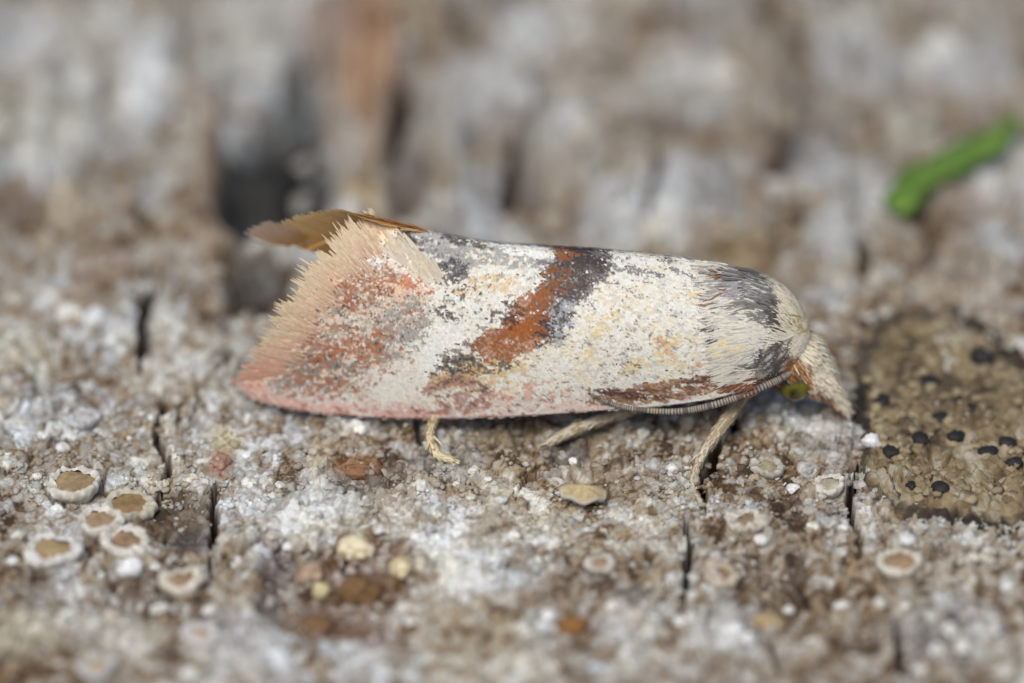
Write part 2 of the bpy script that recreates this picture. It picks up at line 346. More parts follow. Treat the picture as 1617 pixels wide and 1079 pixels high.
def ell(px, py, cx, cy, rx, ry, ang=0, nz=None, soft=.5):
    a = math.radians(ang); dx = px - cx; dy = py - cy
    e = ((dx * math.cos(a) + dy * math.sin(a)) / rx) ** 2 + ((-dx * math.sin(a) + dy * math.cos(a)) / ry) ** 2
    return np.clip((1.2 - e - (0 if nz is None else nz)) / soft, 0, 1)
def paint_wing(px, py, rs, streak=True):
    n = len(px)
    nz = (fbm(px / 22, py / 14, 200, 3) - .5) * 1.5
    nb = fbm(px / 40, py / 26, 210, 3); nf = vn(px / 9, py / 6, 220)
    col = np.tile(lin((226, 222, 213)), (n, 1)).astype(float)
    def put(mask, c, p=1.0, jit=.14):
        nonlocal col
        u_ = .5 + .34 * (rs.rand(n) - .5) + 1.0 * (vn(px / 7 + p * 91 + c[0], py / 4.5 + c[1], 205) - .5); u_ = np.argsort(np.argsort(u_)) / n; hit = u_ < mask * p; mixf = rs.uniform(.6, 1.0, (n, 1))
        cc = lin(c) * (1 + jit * (rs.rand(n, 1) - .5) * 2) * (1 + .06 * (rs.rand(n, 3) - .5))
        col = np.where(hit[:, None], col * (1 - mixf) + cc * mixf, col)
    one = np.ones(n)
    put(one, (228, 225, 217), 1.0, .10)
    put(sstep(.5, .72, nb), (226, 212, 186), .5)
    put(sstep(.5, .3, nb), (214, 213, 208), .35)
    put(one, (198, 194, 188), .16); put(one, (216, 200, 170), .10)
    put(sstep(.45, .75, nf) * (px < 1010), (132, 120, 110), .12)
    # grey dorsum and ridge line
    put(ell(px, py, 672, 386, 84, 27, 27, nz * .4), (158, 156, 153), .8)
    put(ell(px, py, 780, 408, 110, 16, 6, nz * .5), (154, 152, 149), .7)
    put(ell(px, py, 900, 418, 70, 6, 3, nz * .5), (120, 116, 122), .7)
    put(ell(px, py, 660, 378, 70, 14, 30, nz), (104, 98, 102), .35)
    put(ell(px, py, 712, 432, 30, 20, -10, nz * .5), (62, 54, 58), .85)
    put(ell(px, py, 735, 386, 46, 6, 12, nz * .3), (72, 66, 70), .85)
    put(ell(px, py, 640, 372, 46, 6, 42, nz * .3), (70, 62, 64), .6)
    put(ell(px, py, 812, 401, 18, 5, 4), (240, 240, 240), .95); put(ell(px, py, 846, 404, 16, 5, 4), (238, 238, 238), .95)
    put(ell(px, py, 760, 455, 55, 18, -12, nz), (214, 184, 140), .40); put(ell(px, py, 735, 480, 50, 26, -20, nz), (74, 64, 64), .26)
    # outer (terminal) field
    tf = ell(px, py, 560, 515, 130, 92, -38, nz * .8)
    put(tf, (204, 182, 166), .92)
    rb = fbm(px / 16, py / 10, 230, 3)
    put(tf * sstep(.42, .54, rb), (160, 104, 74), .85)
    put(tf * sstep(.55, .43, fbm(px / 18, py / 11, 240, 3)), (150, 147, 140), .5)
    put(ell(px, py, 600, 455, 34, 22, -30, nz), (168, 108, 74), .65); put(ell(px, py, 540, 465, 26, 24, 0, nz), (158, 98, 72), .6)
    put(ell(px, py, 575, 545, 60, 26, -15, nz), (168, 106, 76), .6); put(ell(px, py, 500, 555, 44, 26, -20, nz), (162, 104, 76), .6)
    put(ell(px, py, 645, 515, 40, 52, 20, nz), (158, 155, 148), .55); put(ell(px, py, 452, 592, 46, 34, -25, nz * .6), (148, 138, 128), .75)
    put(ell(px, py, 520, 592, 70, 22, -5, nz), (140, 132, 130), .5); put(ell(px, py, 490, 610, 60, 22, 5, nz), (164, 112, 88), .55)
    put(tf, (96, 80, 74), .10); put(tf, (222, 206, 190), .12)
    put(ell(px, py, 655, 425, 45, 26, 40, nz), (238, 226, 212), .8); put(ell(px, py, 640, 460, 40, 20, 20, nz), (226, 190, 160), .5); put(ell(px, py, 660, 452, 28, 20, 30, nz), (190, 112, 70), .5)
    put(ell(px, py, 650, 600, 60, 36, -15, nz), (232, 226, 216), .75)
    put(ell(px, py, 700, 555, 34, 46, 25, nz * .6), (238, 234, 230), .85)
    # bright border along the termen
    q = (py - ridge(px)) / (costa(px) - ridge(px)); dT = px - Lx(np.clip(q, 0, 1))
    put(sstep(34, 14, dT), (236, 200, 166), .85); put(sstep(34, 14, dT) * sstep(.5, .9, q), (228, 168, 142), .85)
    put(sstep(46, 24, dT) * sstep(.2, .1, q), (236, 216, 180), .85)
    # costal edge
    dc = costa(px) - py
    put(sstep(40, 8, dc) * (px < 960), (222, 192, 184), .70); put(sstep(22, 4, dc) * (px < 720), (220, 174, 162), .72)
    put(sstep(40, 5, dc) * (px < 900) * sstep(.5, .62, rb), (172, 120, 104), .5)
    put(sstep(30, 5, dc) * (px > 640) * (px < 1000), (120, 86, 82), .10)
    # median band
    put(ell(px, py, 888, 462, 92, 37, -52, nz * .5), (82, 70, 64), .86); put(ell(px, py, 880, 505, 30, 46, 25, nz), (164, 166, 170), .4); put(ell(px, py, 760, 560, 80, 30, -25, nz * .6), (116, 92, 76), .6)
    put(ell(px, py, 912, 432, 50, 40, -20, nz * .6), (70, 58, 58), .90)
    put(ell(px, py, 920, 404, 48, 14, 4, nz * .3), (66, 56, 58), .95)
    put(ell(px, py, 880, 446, 34, 26, -30, nz), (136, 84, 48), .6); put(ell(px, py, 894, 406, 20, 10, 0, nz), (144, 86, 50), .7)
    put(ell(px, py, 876, 500, 34, 46, 20, nz * .7), (74, 66, 70), .72); put(ell(px, py, 885, 495, 24, 34, 20, nz), (170, 174, 184), .35)
    put(ell(px, py, 838, 497, 48, 31, -44, nz * .5), (150, 84, 34), .95); put(ell(px, py, 806, 540, 62, 28, -14, nz * .5), (154, 86, 36), .96)
    put(ell(px, py, 800, 500, 30, 20, -30, nz), (72, 46, 34), .55); put(ell(px, py, 860, 520, 14, 34, 15, nz), (66, 54, 54), .6)
    put(ell(px, py, 716, 578, 36, 16, -25, nz * .7), (70, 62, 62), .72)
    put(ell(px, py, 765, 592, 80, 22, -6, nz), (206, 176, 126), .66); put(ell(px, py, 770, 580, 50, 12, -8, nz), (84, 72, 66), .30)
    put(ell(px, py, 728, 622, 54, 28, 0, nz), (172, 128, 114), .72); put(ell(px, py, 735, 618, 50, 26, 0, nz), (104, 84, 84), .25)
    put(ell(px, py, 830, 620, 60, 16, -4, nz), (206, 158, 136), .4)
    # basal field
    for cx, cy, rx, ry, an, p in ((1000, 578, 26, 12, -25, .8), (1052, 545, 26, 10, -35, .7), (955, 515, 34, 10, -40, .7), (1012, 520, 24, 9, -20, .5), (1062, 572, 30, 10, 15, .5), (930, 560, 26, 8, -30, .5), (1085, 470, 30, 12, 10, .35)):
        put(ell(px, py, cx, cy, rx, ry, an, nz), (220, 196, 148), p * .9)
    put(ell(px, py, 1038, 540, 13, 9, 0, nz), (196, 150, 112), .7); put(ell(px, py, 1058, 562, 16, 6, 30, nz), (208, 166, 124), .6); put(ell(px, py, 1098, 576, 10, 5, 0, nz), (200, 140, 96), .7)
    put((px > 940) * sstep(.42, .7, nf) * (dc > 30), (150, 146, 148), .12); put((px > 930) * (py < 450) * sstep(.4, .7, nf), (110, 104, 108), .40)
    put((px > 960), (80, 72, 74), .02)
    put(ell(px, py, 1010, 433, 40, 5, 8, nz * .4), (120, 112, 112), .7)
    # rusty streak along the base of the costa
    put(ell(px, py, 1060, 616, 130, 17, -7, nz * .25), (142, 96, 64), .9); put(ell(px, py, 1060, 616, 120, 13, -7, nz), (110, 76, 54), .42)
    put(ell(px, py, 985, 622, 60, 6, 6, nz * .2), (74, 52, 48), .85); put(ell(px, py, 1105, 600, 50, 5, -8, nz * .2), (92, 58, 46), .7); put(ell(px, py, 1075, 622, 60, 6, -10, nz), (216, 190, 172), .25)
    return np.clip(col, .008, .88)

A_ROWS = np.array([0, .4, .8, 1.0]); W_SC = np.array([.55, 1.0, .85, .30])
def scales(P, D, N, L, W, lift, curl, col, prof=W_SC, base=.004, tipcol=None):
    n = len(P); D = D - N * (D * N).sum(1, keepdims=True); D /= np.linalg.norm(D, axis=1, keepdims=True) + 1e-9
    B = np.cross(N, D)
    L = np.broadcast_to(L, (n,)); W = np.broadcast_to(W, (n,)); lift = np.broadcast_to(lift, (n,)); curl = np.broadcast_to(curl, (n,))
    vs = []
    for a, wd in zip(A_ROWS, prof):
        c = P + D * (L * a)[:, None] + N * (base + L * (lift * a - curl * a * a))[:, None]
        vs += [c - B * (W * wd * .5)[:, None], c + B * (W * wd * .5)[:, None]]
    v = np.stack(vs, 1); k = np.arange(n)[:, None] * 8
    f = np.stack([k + np.array([[2 * i, 2 * i + 1, 2 * i + 3, 2 * i + 2]]) for i in range(3)], 1).reshape(-1, 4)
    c8 = np.repeat(col[:, None, :], 8, 1)
    if tipcol is not None:
        for r in range(4): c8[:, 2*r:2*r+2] = (col * (1 - A_ROWS[r]) + tipcol * A_ROWS[r])[:, None, :]
    return v.reshape(-1, 3), f, c8.reshape(-1, 3)
def join(parts):
    vs, fs, cs, o = [], [], [], 0
    for v, f, c in parts:
        vs.append(v); fs.append(f + o); cs.append(c); o += len(v)
    return np.concatenate(vs), np.concatenate(fs), np.concatenate(cs)
def unproj(p): return 808 + PPM * p[:, 0], 640 - PPM * (p[:, 2] * CE + p[:, 1] * SE)

ROOT = (float(U(850)), 0.0, gh(float(U(850)), 0.0))
moth = thing('moth', 'small moth with rust, charcoal and white patterned wings perched on crusty wood', 'moth', ROOT)

# near forewing: membrane, overlapping scales, fringe
NS, NQ = 260, 110
S, Q = np.meshgrid(np.linspace(0, 1, NS), np.linspace(0, 1, NQ), indexing='ij')
px, py = wing_uv(S, Q); P, _ = wing_p(px.ravel(), py.ravel())
wing = build('forewing', P, grid_faces(NS, NQ), M_WING, moth, paint_wing(px.ravel(), py.ravel(), RS), origin=ROOT)
wing['label'] = 'forewing facing the viewer, white with slanting rust band and rusty tip'
sm = wing.modifiers.new('thickness', 'SOLIDIFY'); sm.thickness = .02; sm.offset = 0
NSC = 36000
s_ = RS.rand(NSC); q_ = RS.rand(NSC); px, py = wing_uv(s_, q_)
order = np.argsort(-px); px, py = px[order], py[order]
P, N = wing_p(px, py)
slope = (ridge(px - 5) - ridge(px + 5)) / 10 * 0
tgt = wing_p(px - 4, py + RS.normal(0, .7, NSC) - 1.4 * (1 - (py - ridge(px)) / 300))[0] - P
v, f, c = scales(P, tgt, N, RS.uniform(7, 13, NSC) / PPM, RS.uniform(2.4, 4.4, NSC) / PPM, RS.uniform(.02, .11, NSC), RS.uniform(0, .08, NSC), paint_wing(px, py, RS))
wsc = build('wing_scales', v, f, M_SCALE, wing, c, smooth=False, origin=ROOT); wsc['kind'] = 'stuff'

def fringe_rows(point_fn, term, nrm, qs, dirs, rows, rs, cream=(232, 204, 160)):
    out = []
    for inset, lo, hi, n, base_c, tip_c, off in rows:
        q = np.sort(rs.rand(n)); bx, by = term(q)
        a = dirs(q) + rs.normal(0, .09, n); dx, dy = np.cos(a), -np.sin(a)
        ins = inset + rs.normal(0, 4 + inset * .35, n); bx = bx - dx * ins; by = by - dy * ins
        Pb = point_fn(bx, by, off)[0]; Nn = point_fn(bx, by, 0)[1]
        Dd = point_fn(bx + dx * 4, by + dy * 4, off)[0] - Pb
        ll = rs.uniform(lo, hi, n) * np.interp(q, [0, .05, .12, .7, .9, 1], [.6, .9, 1.15, 1, .6, .35]) * (1 + .20 * np.sin(q * 55 + np.sin(q * 23) * 2) + .10 * np.sin(q * 131)) / PPM
        jit = 1 + .22 * (rs.rand(n, 1) - .5)
        qq = q[:, None]
        bc = lin(base_c) * jit; tc = lin(tip_c) * jit
        pink = sstep(.62, .92, qq); bc = bc * (1 - pink) + lin((226, 168, 146)) * jit * pink; tc = tc * (1 - pink) + lin((222, 184, 164)) * jit * pink
        out.append(scales(Pb, Dd, Nn, ll, rs.uniform(1.8, 3.8, n) / PPM, rs.uniform(-.02, .07, n), 0, bc, prof=np.array([.8, 1, .8, .22]), tipcol=tc))
    return join(out)
def term(q): return wing_uv(np.zeros_like(q), q)
def dirs(q): return np.pi - np.interp(q, [0, .15, .35, .6, .85, 1], [.98, .86, .62, .42, .12, -.35])
rows = [(6, 20, 34, 520, (224, 196, 160), (232, 217, 188), .000),
        (16, 20, 34, 460, (226, 194, 162), (236, 220, 194), .008),
        (28, 16, 30, 280, (218, 178, 148), (236, 220, 196), .014)]
v, f, c = fringe_rows(wing_p, term, None, None, dirs, rows, RS)
# cilia of the dorsal corner, lying over the grey dorsum
n = 70; k_ = RS.rand(n)
bx = np.interp(k_, [0, .5, 1], [622, 668, 705]) + RS.normal(0, 9, n); by = np.interp(k_, [0, .5, 1], [400, 425, 455]) + RS.normal(0, 9, n)
ang = np.pi - (.95 + RS.normal(0, .10, n) - .10 * k_)
Pb, Nb = wing_p(bx, by, .03); Dd = wing_p(bx + 4 * np.cos(ang), by - 4 * np.sin(ang), .03)[0] - Pb
jj = 1 + .2 * (RS.rand(n, 1) - .5)
e2 = scales(Pb, Dd, Nb, RS.uniform(20, 36, n) / PPM, RS.uniform(3, 5.5, n) / PPM, .06, 0, lin((236, 230, 222)) * jj, tipcol=lin((230, 214, 186)) * jj)
v, f, c = join([(v, f, c), e2])
fr = build('fringe', v, f, M_CILIA, wing, c, smooth=False, origin=ROOT); fr['kind'] = 'stuff'

# far forewing
zc_far = curve([(320, 1.95), (400, 1.92), (500, 1.75), (650, 1.05), (900, .55), (1190, .6)])
w_far = curve([(320, .38), (400, .42), (550, .60), (700, .85), (900, 1.0), (1190, .82)])
LxF = curve([(0, 630), (.25, 585), (.5, 545), (.75, 510), (1, 480)])
def far_p(px, t, off=0.0):
    px = np.asarray(px, float); t = np.asarray(t, float)
    def base(px, t):
        zr = (V(ridge(px)) - yax(px) * SE) / CE - .012
        back = sstep(760, 480, px)
        gy = (1 - (1 - t) ** 2.0) * (1 - back) + t ** .95 * back
        gz = t ** 1.5 * (1 - back) + t ** 1.15 * back
        return np.stack([U(px), yax(px) + w_far(px) * gy, zr + (zc_far(px) - zr) * gz], -1)
    p = base(px, t); n = np.cross(base(px, t + .01) - p, base(px + 2, t) - p)
    n /= np.linalg.norm(n, axis=-1, keepdims=True) + 1e-9
    n = np.where(n[..., 1:2] < 0, -n, n)
    return p + n * np.asarray(off)[..., None], n
S, Q = np.meshgrid(np.linspace(0, 1, 120), np.linspace(0, 1, 50), indexing='ij')
pxf = LxF(Q) * (1 - S) + Rx(Q) * S
P, _ = far_p(pxf.ravel(), Q.ravel())
pyf = ridge(pxf) + Q * (costa(pxf) - ridge(pxf))
fc = paint_wing(pxf.ravel(), pyf.ravel(), RS); fb = sstep(700, 620, pxf.ravel())[:, None]; fc = fc * (1 - fb) + lin((236, 186, 116)) * fb
fw = build('forewing', P, grid_faces(120, 50), M_FARCILIA, moth, fc, origin=ROOT)
fw['label'] = 'forewing turned away from the viewer, only its orange fringe showing'
sm = fw.modifiers.new('thickness', 'SOLIDIFY'); sm.thickness = .02; sm.offset = 0
n = 5000; qf = RS.rand(n); sf = RS.rand(n); pxs = LxF(qf) * (1 - sf) + Rx(qf) * sf
P, N = far_p(pxs, qf); D = far_p(pxs - 4, qf)[0] - P
v, f, c = scales(P, D, N, RS.uniform(12, 20, n) / PPM, RS.uniform(6, 10, n) / PPM, RS.uniform(.03, .12, n), .03, paint_wing(pxs, ridge(pxs) + qf * (costa(pxs) - ridge(pxs)), RS))
o = build('wing_scales', v, f, M_SCALE, fw, c, smooth=False, origin=ROOT); o['kind'] = 'stuff'
out = []
for inset, n, lo, hi in ((.0, 300, 60, 84), (14, 300, 50, 80), (30, 260, 40, 70), (50, 200, 40, 60)):
    q = RS.rand(n); bx = LxF(q) + inset; Pb, Nn = far_p(bx, q)
    D = far_p(bx - 4, np.clip(q + .012 * (1 - q) - .02, 0, 1))[0] - Pb + RS.normal(0, .003, (n, 3))
    jj = 1 + .25 * (RS.rand(n, 1) - .5)
    out.append(scales(Pb, D, Nn, RS.uniform(lo, hi, n) / PPM, RS.uniform(5, 8, n) / PPM, .02, 0, lin((246, 200, 126)) * jj, prof=np.array([.8, 1, .8, .25]), tipcol=lin((250, 218, 160)) * jj))
# pale ends of the far apex
n = 200; q = RS.uniform(.72, 1, n); bx = LxF(q) - 26; Pb, Nn = far_p(bx, q); D = far_p(bx - 4, np.clip(q - .01, 0, 1))[0] - Pb + RS.normal(0, .005, (n, 3))
out.append(scales(Pb, D, Nn, RS.uniform(40, 80, n) / PPM, 5 / PPM, .02, 0, np.tile(lin((226, 168, 102)), (n, 1)), tipcol=np.tile(lin((236, 214, 196)), (n, 1))))
# cilia standing up along the dorsal edge
n = 90; bx = RS.uniform(600, 690, n); q = RS.uniform(0, .06, n); Pb, Nn = far_p(bx, q); D = far_p(bx - 4, np.clip(q - .004, 0, 1))[0] - Pb
out.append(scales(Pb, D, Nn, RS.uniform(26, 44, n) / PPM, 5 / PPM, RS.uniform(.05, .22, n), 0, np.tile(lin((222, 168, 106)), (n, 1))))
v, f, c = join(out)
o = build('fringe', v, f, M_FARCILIA, fw, c, smooth=False, origin=ROOT); o['kind'] = 'stuff'

# body: abdomen, thorax and bowed head in one surface
BST = np.array([(500, 552, 10), (540, 555, 28), (640, 560, 44), (780, 562, 54), (920, 560, 60), (1020, 550, 68), (1080, 536, 84), (1125, 526, 97), (1160, 521, 97),
                (1195, 531, 90), (1225, 548, 72), (1243, 562, 53), (1258, 574, 46), (1274, 586, 40), (1290, 600, 27), (1298, 606, 10)], float)
tk = np.linspace(0, 1, len(BST)); bf = [curve(list(zip(tk, BST[:, k]))) for k in range(3)]
def body_p(t, th, off=0.0):
    def ctr(t):
        a, b = bf[0](t), bf[1](t); y = yax(a); return np.stack([U(a), y, (V(b) - y * SE) / CE], -1)
    c0 = ctr(t); d = ctr(t + .004) - ctr(t - .004); d /= np.linalg.norm(d, axis=-1, keepdims=True)
    side = np.cross(d, np.array([0, 0, 1.0])); side /= np.linalg.norm(side, axis=-1, keepdims=True); up = np.cross(side, d)
    r = np.maximum(bf[2](t), 4) / PPM
    n = side * np.cos(th)[..., None] + up * np.sin(th)[..., None]
    return c0 + n * (r + off)[..., None], n, d
def paint_body(px, py, rs):
    n = len(px); nz = (fbm(px / 16, py / 16, 300, 3) - .5) * 1.6
    col = np.tile(lin((228, 222, 208)), (n, 1)) * (1 + .12 * (rs.rand(n, 1) - .5))
    def put(m, c, p=1.0):
        nonlocal col
        hit = rs.rand(n) < m * p; col = np.where(hit[:, None], lin(c) * (1 + .2 * (rs.rand(n, 1) - .5)), col)
    put(np.ones(n), (196, 192, 190), .25)
    put(ell(px, py, 1205, 465, 58, 40, 40, nz), (128, 124, 119), .8); put(ell(px, py, 1238, 500, 32, 24, 40, nz), (88, 84, 80), .75)
    put(ell(px, py, 1165, 450, 46, 24, 20, nz), (168, 164, 166), .5)
    put(ell(px, py, 1225, 572, 34, 38, 10, nz), (96, 90, 85), .85); put(ell(px, py, 1200, 570, 24, 20, 0, nz), (130, 124, 122), .5)
    put(ell(px, py, 1146, 432, 14, 10, 40, nz), (150, 112, 82), .5); put(ell(px, py, 1150, 464, 12, 7, 0, nz), (146, 112, 90), .45); put(ell(px, py, 1130, 478, 10, 6, 0, nz), (140, 108, 88), .4)
    put(ell(px, py, 1158, 548, 18, 16, 0, nz), (240, 222, 188), .7)
    put(ell(px, py, 1132, 520, 16, 40, 30, nz), (88, 82, 92), .35)
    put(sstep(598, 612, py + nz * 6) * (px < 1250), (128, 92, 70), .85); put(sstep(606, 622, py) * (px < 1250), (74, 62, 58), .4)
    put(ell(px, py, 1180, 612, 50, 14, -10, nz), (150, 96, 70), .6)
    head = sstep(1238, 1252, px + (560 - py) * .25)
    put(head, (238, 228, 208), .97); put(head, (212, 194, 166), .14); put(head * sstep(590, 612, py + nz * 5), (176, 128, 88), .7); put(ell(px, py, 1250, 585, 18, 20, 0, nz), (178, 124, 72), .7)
    put(ell(px, py, 1272, 508, 18, 22, 0, nz), (196, 176, 120), .6)
    return np.clip(col, .008, .88)
TT, TH = np.meshgrid(np.linspace(0, 1, 110), np.linspace(0, 2 * np.pi, 40, endpoint=False), indexing='ij')
P, _, _ = body_p(TT.ravel(), TH.ravel())
bx, by = unproj(P)
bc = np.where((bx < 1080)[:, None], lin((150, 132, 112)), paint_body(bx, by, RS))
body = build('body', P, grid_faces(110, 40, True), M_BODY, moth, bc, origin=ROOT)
# hair-like scales on thorax and head
n = 8000; t = RS.uniform(tk[6], tk[12], n); th = RS.uniform(0, 2 * np.pi, n)
P, N, d = body_p(t, th); bx, by = unproj(P)
D = -d + RS.normal(0, .22, (n, 3)) + np.array([0, 0, -.25])
tuft = ell(bx, by, 1140, 440, 30, 22, 0) * .5 + ell(bx, by, 1245, 520, 18, 40, 20) * .4
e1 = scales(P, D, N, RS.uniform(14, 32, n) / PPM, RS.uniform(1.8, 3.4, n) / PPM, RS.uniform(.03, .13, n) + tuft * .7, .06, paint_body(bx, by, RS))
# tegula: a pale flap over the wing root
n = 2200; a = RS.rand(n); b = RS.rand(n)
bx = 1196 - 78 * a; by = 470 + 40 * a + (b - .5) * (90 + 50 * a) + 50
Pt, Nt = body_p(np.interp(bx, BST[:, 0], tk), np.full(n, np.pi * 0))[0:2]
# points on the camera-side flank at the wanted height
th = np.arcsin(np.clip((bf[1](np.interp(bx, BST[:, 0], tk)) - by) / bf[2](np.interp(bx, BST[:, 0], tk)), -.95, .95)) + .55
P, N, d = body_p(np.interp(bx, BST[:, 0], tk), th, .03)
qx, qy = unproj(P)
D = -d + RS.normal(0, .12, (n, 3)) + np.array([0, 0, -.35])
e2 = scales(P, D, N, RS.uniform(18, 36, n) / PPM, RS.uniform(1.8, 3.2, n) / PPM, RS.uniform(.03, .10, n), .05, paint_body(qx, qy, RS))
n = 1000; a = RS.rand(n); bx = RS.uniform(1116, 1168, n) + 26 * a; by = ridge(bx) + a * 175 + RS.normal(0, 5, n)
P, N = wing_p(bx, by, .012); D = wing_p(bx - 4, by + 1.2 * a, .012)[0] - P + RS.normal(0, .006, (n, 3))
tc_ = paint_body(bx, by, RS)
e3 = scales(P, D, N, RS.uniform(16, 38, n) / PPM, RS.uniform(1.8, 3.2, n) / PPM, RS.uniform(.03, .09, n) + .2 * (by < ridge(bx) + 14), .05, tc_)
v, f, c = join([e1, e2, e3])
o = build('thorax_hair', v, f, M_HAIR, moth, c, smooth=False, origin=ROOT); o['kind'] = 'stuff'
n = 5000; t = RS.uniform(tk[11] - .01, .995, n); th = RS.uniform(0, 2 * np.pi, n)
P, N, d = body_p(t, th); bx, by = unproj(P)
D = d * 1.0 + np.array([.1, 0, -.5]) + RS.normal(0, .25, (n, 3))
up = ell(bx, by, 1262, 545, 26, 26, 0)
keep = ell(bx, by, 1252, 618, 20, 14, 0) < .5
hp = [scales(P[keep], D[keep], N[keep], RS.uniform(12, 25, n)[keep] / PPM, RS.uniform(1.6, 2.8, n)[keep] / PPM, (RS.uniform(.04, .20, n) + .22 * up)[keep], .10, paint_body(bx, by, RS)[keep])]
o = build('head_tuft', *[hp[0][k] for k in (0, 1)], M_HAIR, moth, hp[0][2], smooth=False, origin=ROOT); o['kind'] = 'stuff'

def tube(pts, radii, seg=14, n=40, bead=None):
    pts = np.array(pts, float); tt = np.linspace(0, 1, len(pts)); fs = [curve(list(zip(tt, pts[:, k]))) for k in range(3)]; fr = curve(list(zip(tt, radii)))
    t = np.linspace(0, 1, n); c = np.stack([g(t) for g in fs], -1); d = np.gradient(c, axis=0); d /= np.linalg.norm(d, axis=1, keepdims=True)
    ref = np.array([0.3, .9, .3]); s = np.cross(d, ref); s /= np.linalg.norm(s, axis=1, keepdims=True); u = np.cross(s, d)
    th = np.linspace(0, 2 * np.pi, seg, endpoint=False); r = np.maximum(fr(t), .004)
    if bead is not None: r = r * bead(t)
    N = s[:, None] * np.cos(th)[None, :, None] + u[:, None] * np.sin(th)[None, :, None]
    P = c[:, None] + N * r[:, None, None]
    f = grid_faces(n, seg, True)
    return P.reshape(-1, 3), f, N.reshape(-1, 3), np.repeat(d, seg, 0), np.repeat(t, seg)
def moth_pt(px, py, y): return (float(U(px)), y, float((V(py) - y * SE) / CE))

# labial palps
for k, yo in enumerate((-.13, .16)):
    ya = float(yax(1290)) + yo
    pts = [moth_pt(1278, 596, ya * .9), moth_pt(1298, 604, ya), moth_pt(1320, 628, ya), moth_pt(1334, 648, ya)]
    if k: pts = [(p[0] - .03, p[1], p[2] + .03) for p in pts]
    P, f, N, d, t = tube(pts, [.17, .165, .11, .035], 16, 30)
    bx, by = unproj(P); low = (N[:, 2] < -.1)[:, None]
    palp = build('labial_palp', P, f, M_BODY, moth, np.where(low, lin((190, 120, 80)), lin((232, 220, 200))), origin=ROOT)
    i = RS.randint(0, len(P), 700)
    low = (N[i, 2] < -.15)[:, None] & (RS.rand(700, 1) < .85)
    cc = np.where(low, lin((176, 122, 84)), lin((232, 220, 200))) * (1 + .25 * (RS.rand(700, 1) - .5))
    v, ff, c = scales(P[i], d[i] + RS.normal(0, .2, (700, 3)), N[i], RS.uniform(10, 20, 700) / PPM, RS.uniform(2.2, 3.8, 700) / PPM, RS.uniform(.04, .16, 700), .06, cc)
    o = build('palp_scales', v, ff, M_HAIR, palp, c, smooth=False, origin=ROOT); o['kind'] = 'stuff'

# eyes
m = bpy.data.materials.new('compound_eye'); m.use_nodes = True; nn = m.node_tree.nodes; ll = m.node_tree.links; b = nn['Principled BSDF']
vo = nn.new('ShaderNodeTexVoronoi'); vo.inputs['Scale'].default_value = 34; tc = nn.new('ShaderNodeTexCoord'); ll.new(tc.outputs['Object'], vo.inputs['Vector'])
nz = nn.new('ShaderNodeTexNoise'); nz.inputs['Scale'].default_value = 5; ll.new(tc.outputs['Object'], nz.inputs['Vector'])
cr = nn.new('ShaderNodeValToRGB'); cr.color_ramp.elements[0].position = .38; cr.color_ramp.elements[0].color = (*lin((38, 34, 14)), 1); cr.color_ramp.elements[1].position = .58; cr.color_ramp.elements[1].color = (*lin((112, 104, 26)), 1)
ll.new(nz.outputs['Fac'], cr.inputs[0]); ll.new(cr.outputs[0], b.inputs['Base Color'])
bp = nn.new('ShaderNodeBump'); bp.inputs['Strength'].default_value = .5; bp.inputs['Distance'].default_value = .01; ll.new(vo.outputs['Distance'], bp.inputs['Height']); ll.new(bp.outputs[0], b.inputs['Normal'])
b.inputs['Roughness'].default_value = .25; b.inputs['Coat Weight'].default_value = .5
for k, yo in enumerate((-.30, .30)):
    c0 = np.array(moth_pt(1254, 608, float(yax(1254)) - .30)); c0[1] += yo + .30
    v = ICO3[0] * np.array([.23, .17, .24]) + c0
    o = build('eye', v, ICO3[1], m, moth, origin=ROOT)
    if k == 0: o['label'] = 'glossy yellow-green compound eye'

# antennae
for k in range(2):
    path = [(1247, 588, -.72), (1222, 602, -.86), (1165, 626, -1.06), (1110, 643, -1.12), (1060, 650, -1.10), (1000, 646, -1.05), (960, 636, -1.04), (928, 621, -1.04)]
    pts = []
    for a, b_, y in path:
        p = moth_pt(a, b_, y)
        if k: p = (p[0], 2 * float(yax(a)) - p[1], p[2])
        pts.append(p)
    P, f, N, d, t = tube(pts, [.038, .050, .049, .046, .043, .037, .028, .016], 10, 420, lambda t: 1 + .05 * np.cos(t * 2 * np.pi * 86 + 2 * np.sin(t * 40)))
    ring = ((np.cos(t * 2 * np.pi * 86 + 2 * np.sin(t * 40)) > .2) & (vn(t * 37, t * 0, 440) > .3))[:, None]
    o = build('antenna', P, f, M_LEG, moth, np.where(ring, lin((160, 152, 142)), lin((100, 90, 82))), origin=ROOT)
    if k == 0: o['label'] = 'dark ringed antenna folded back along the wing edge'

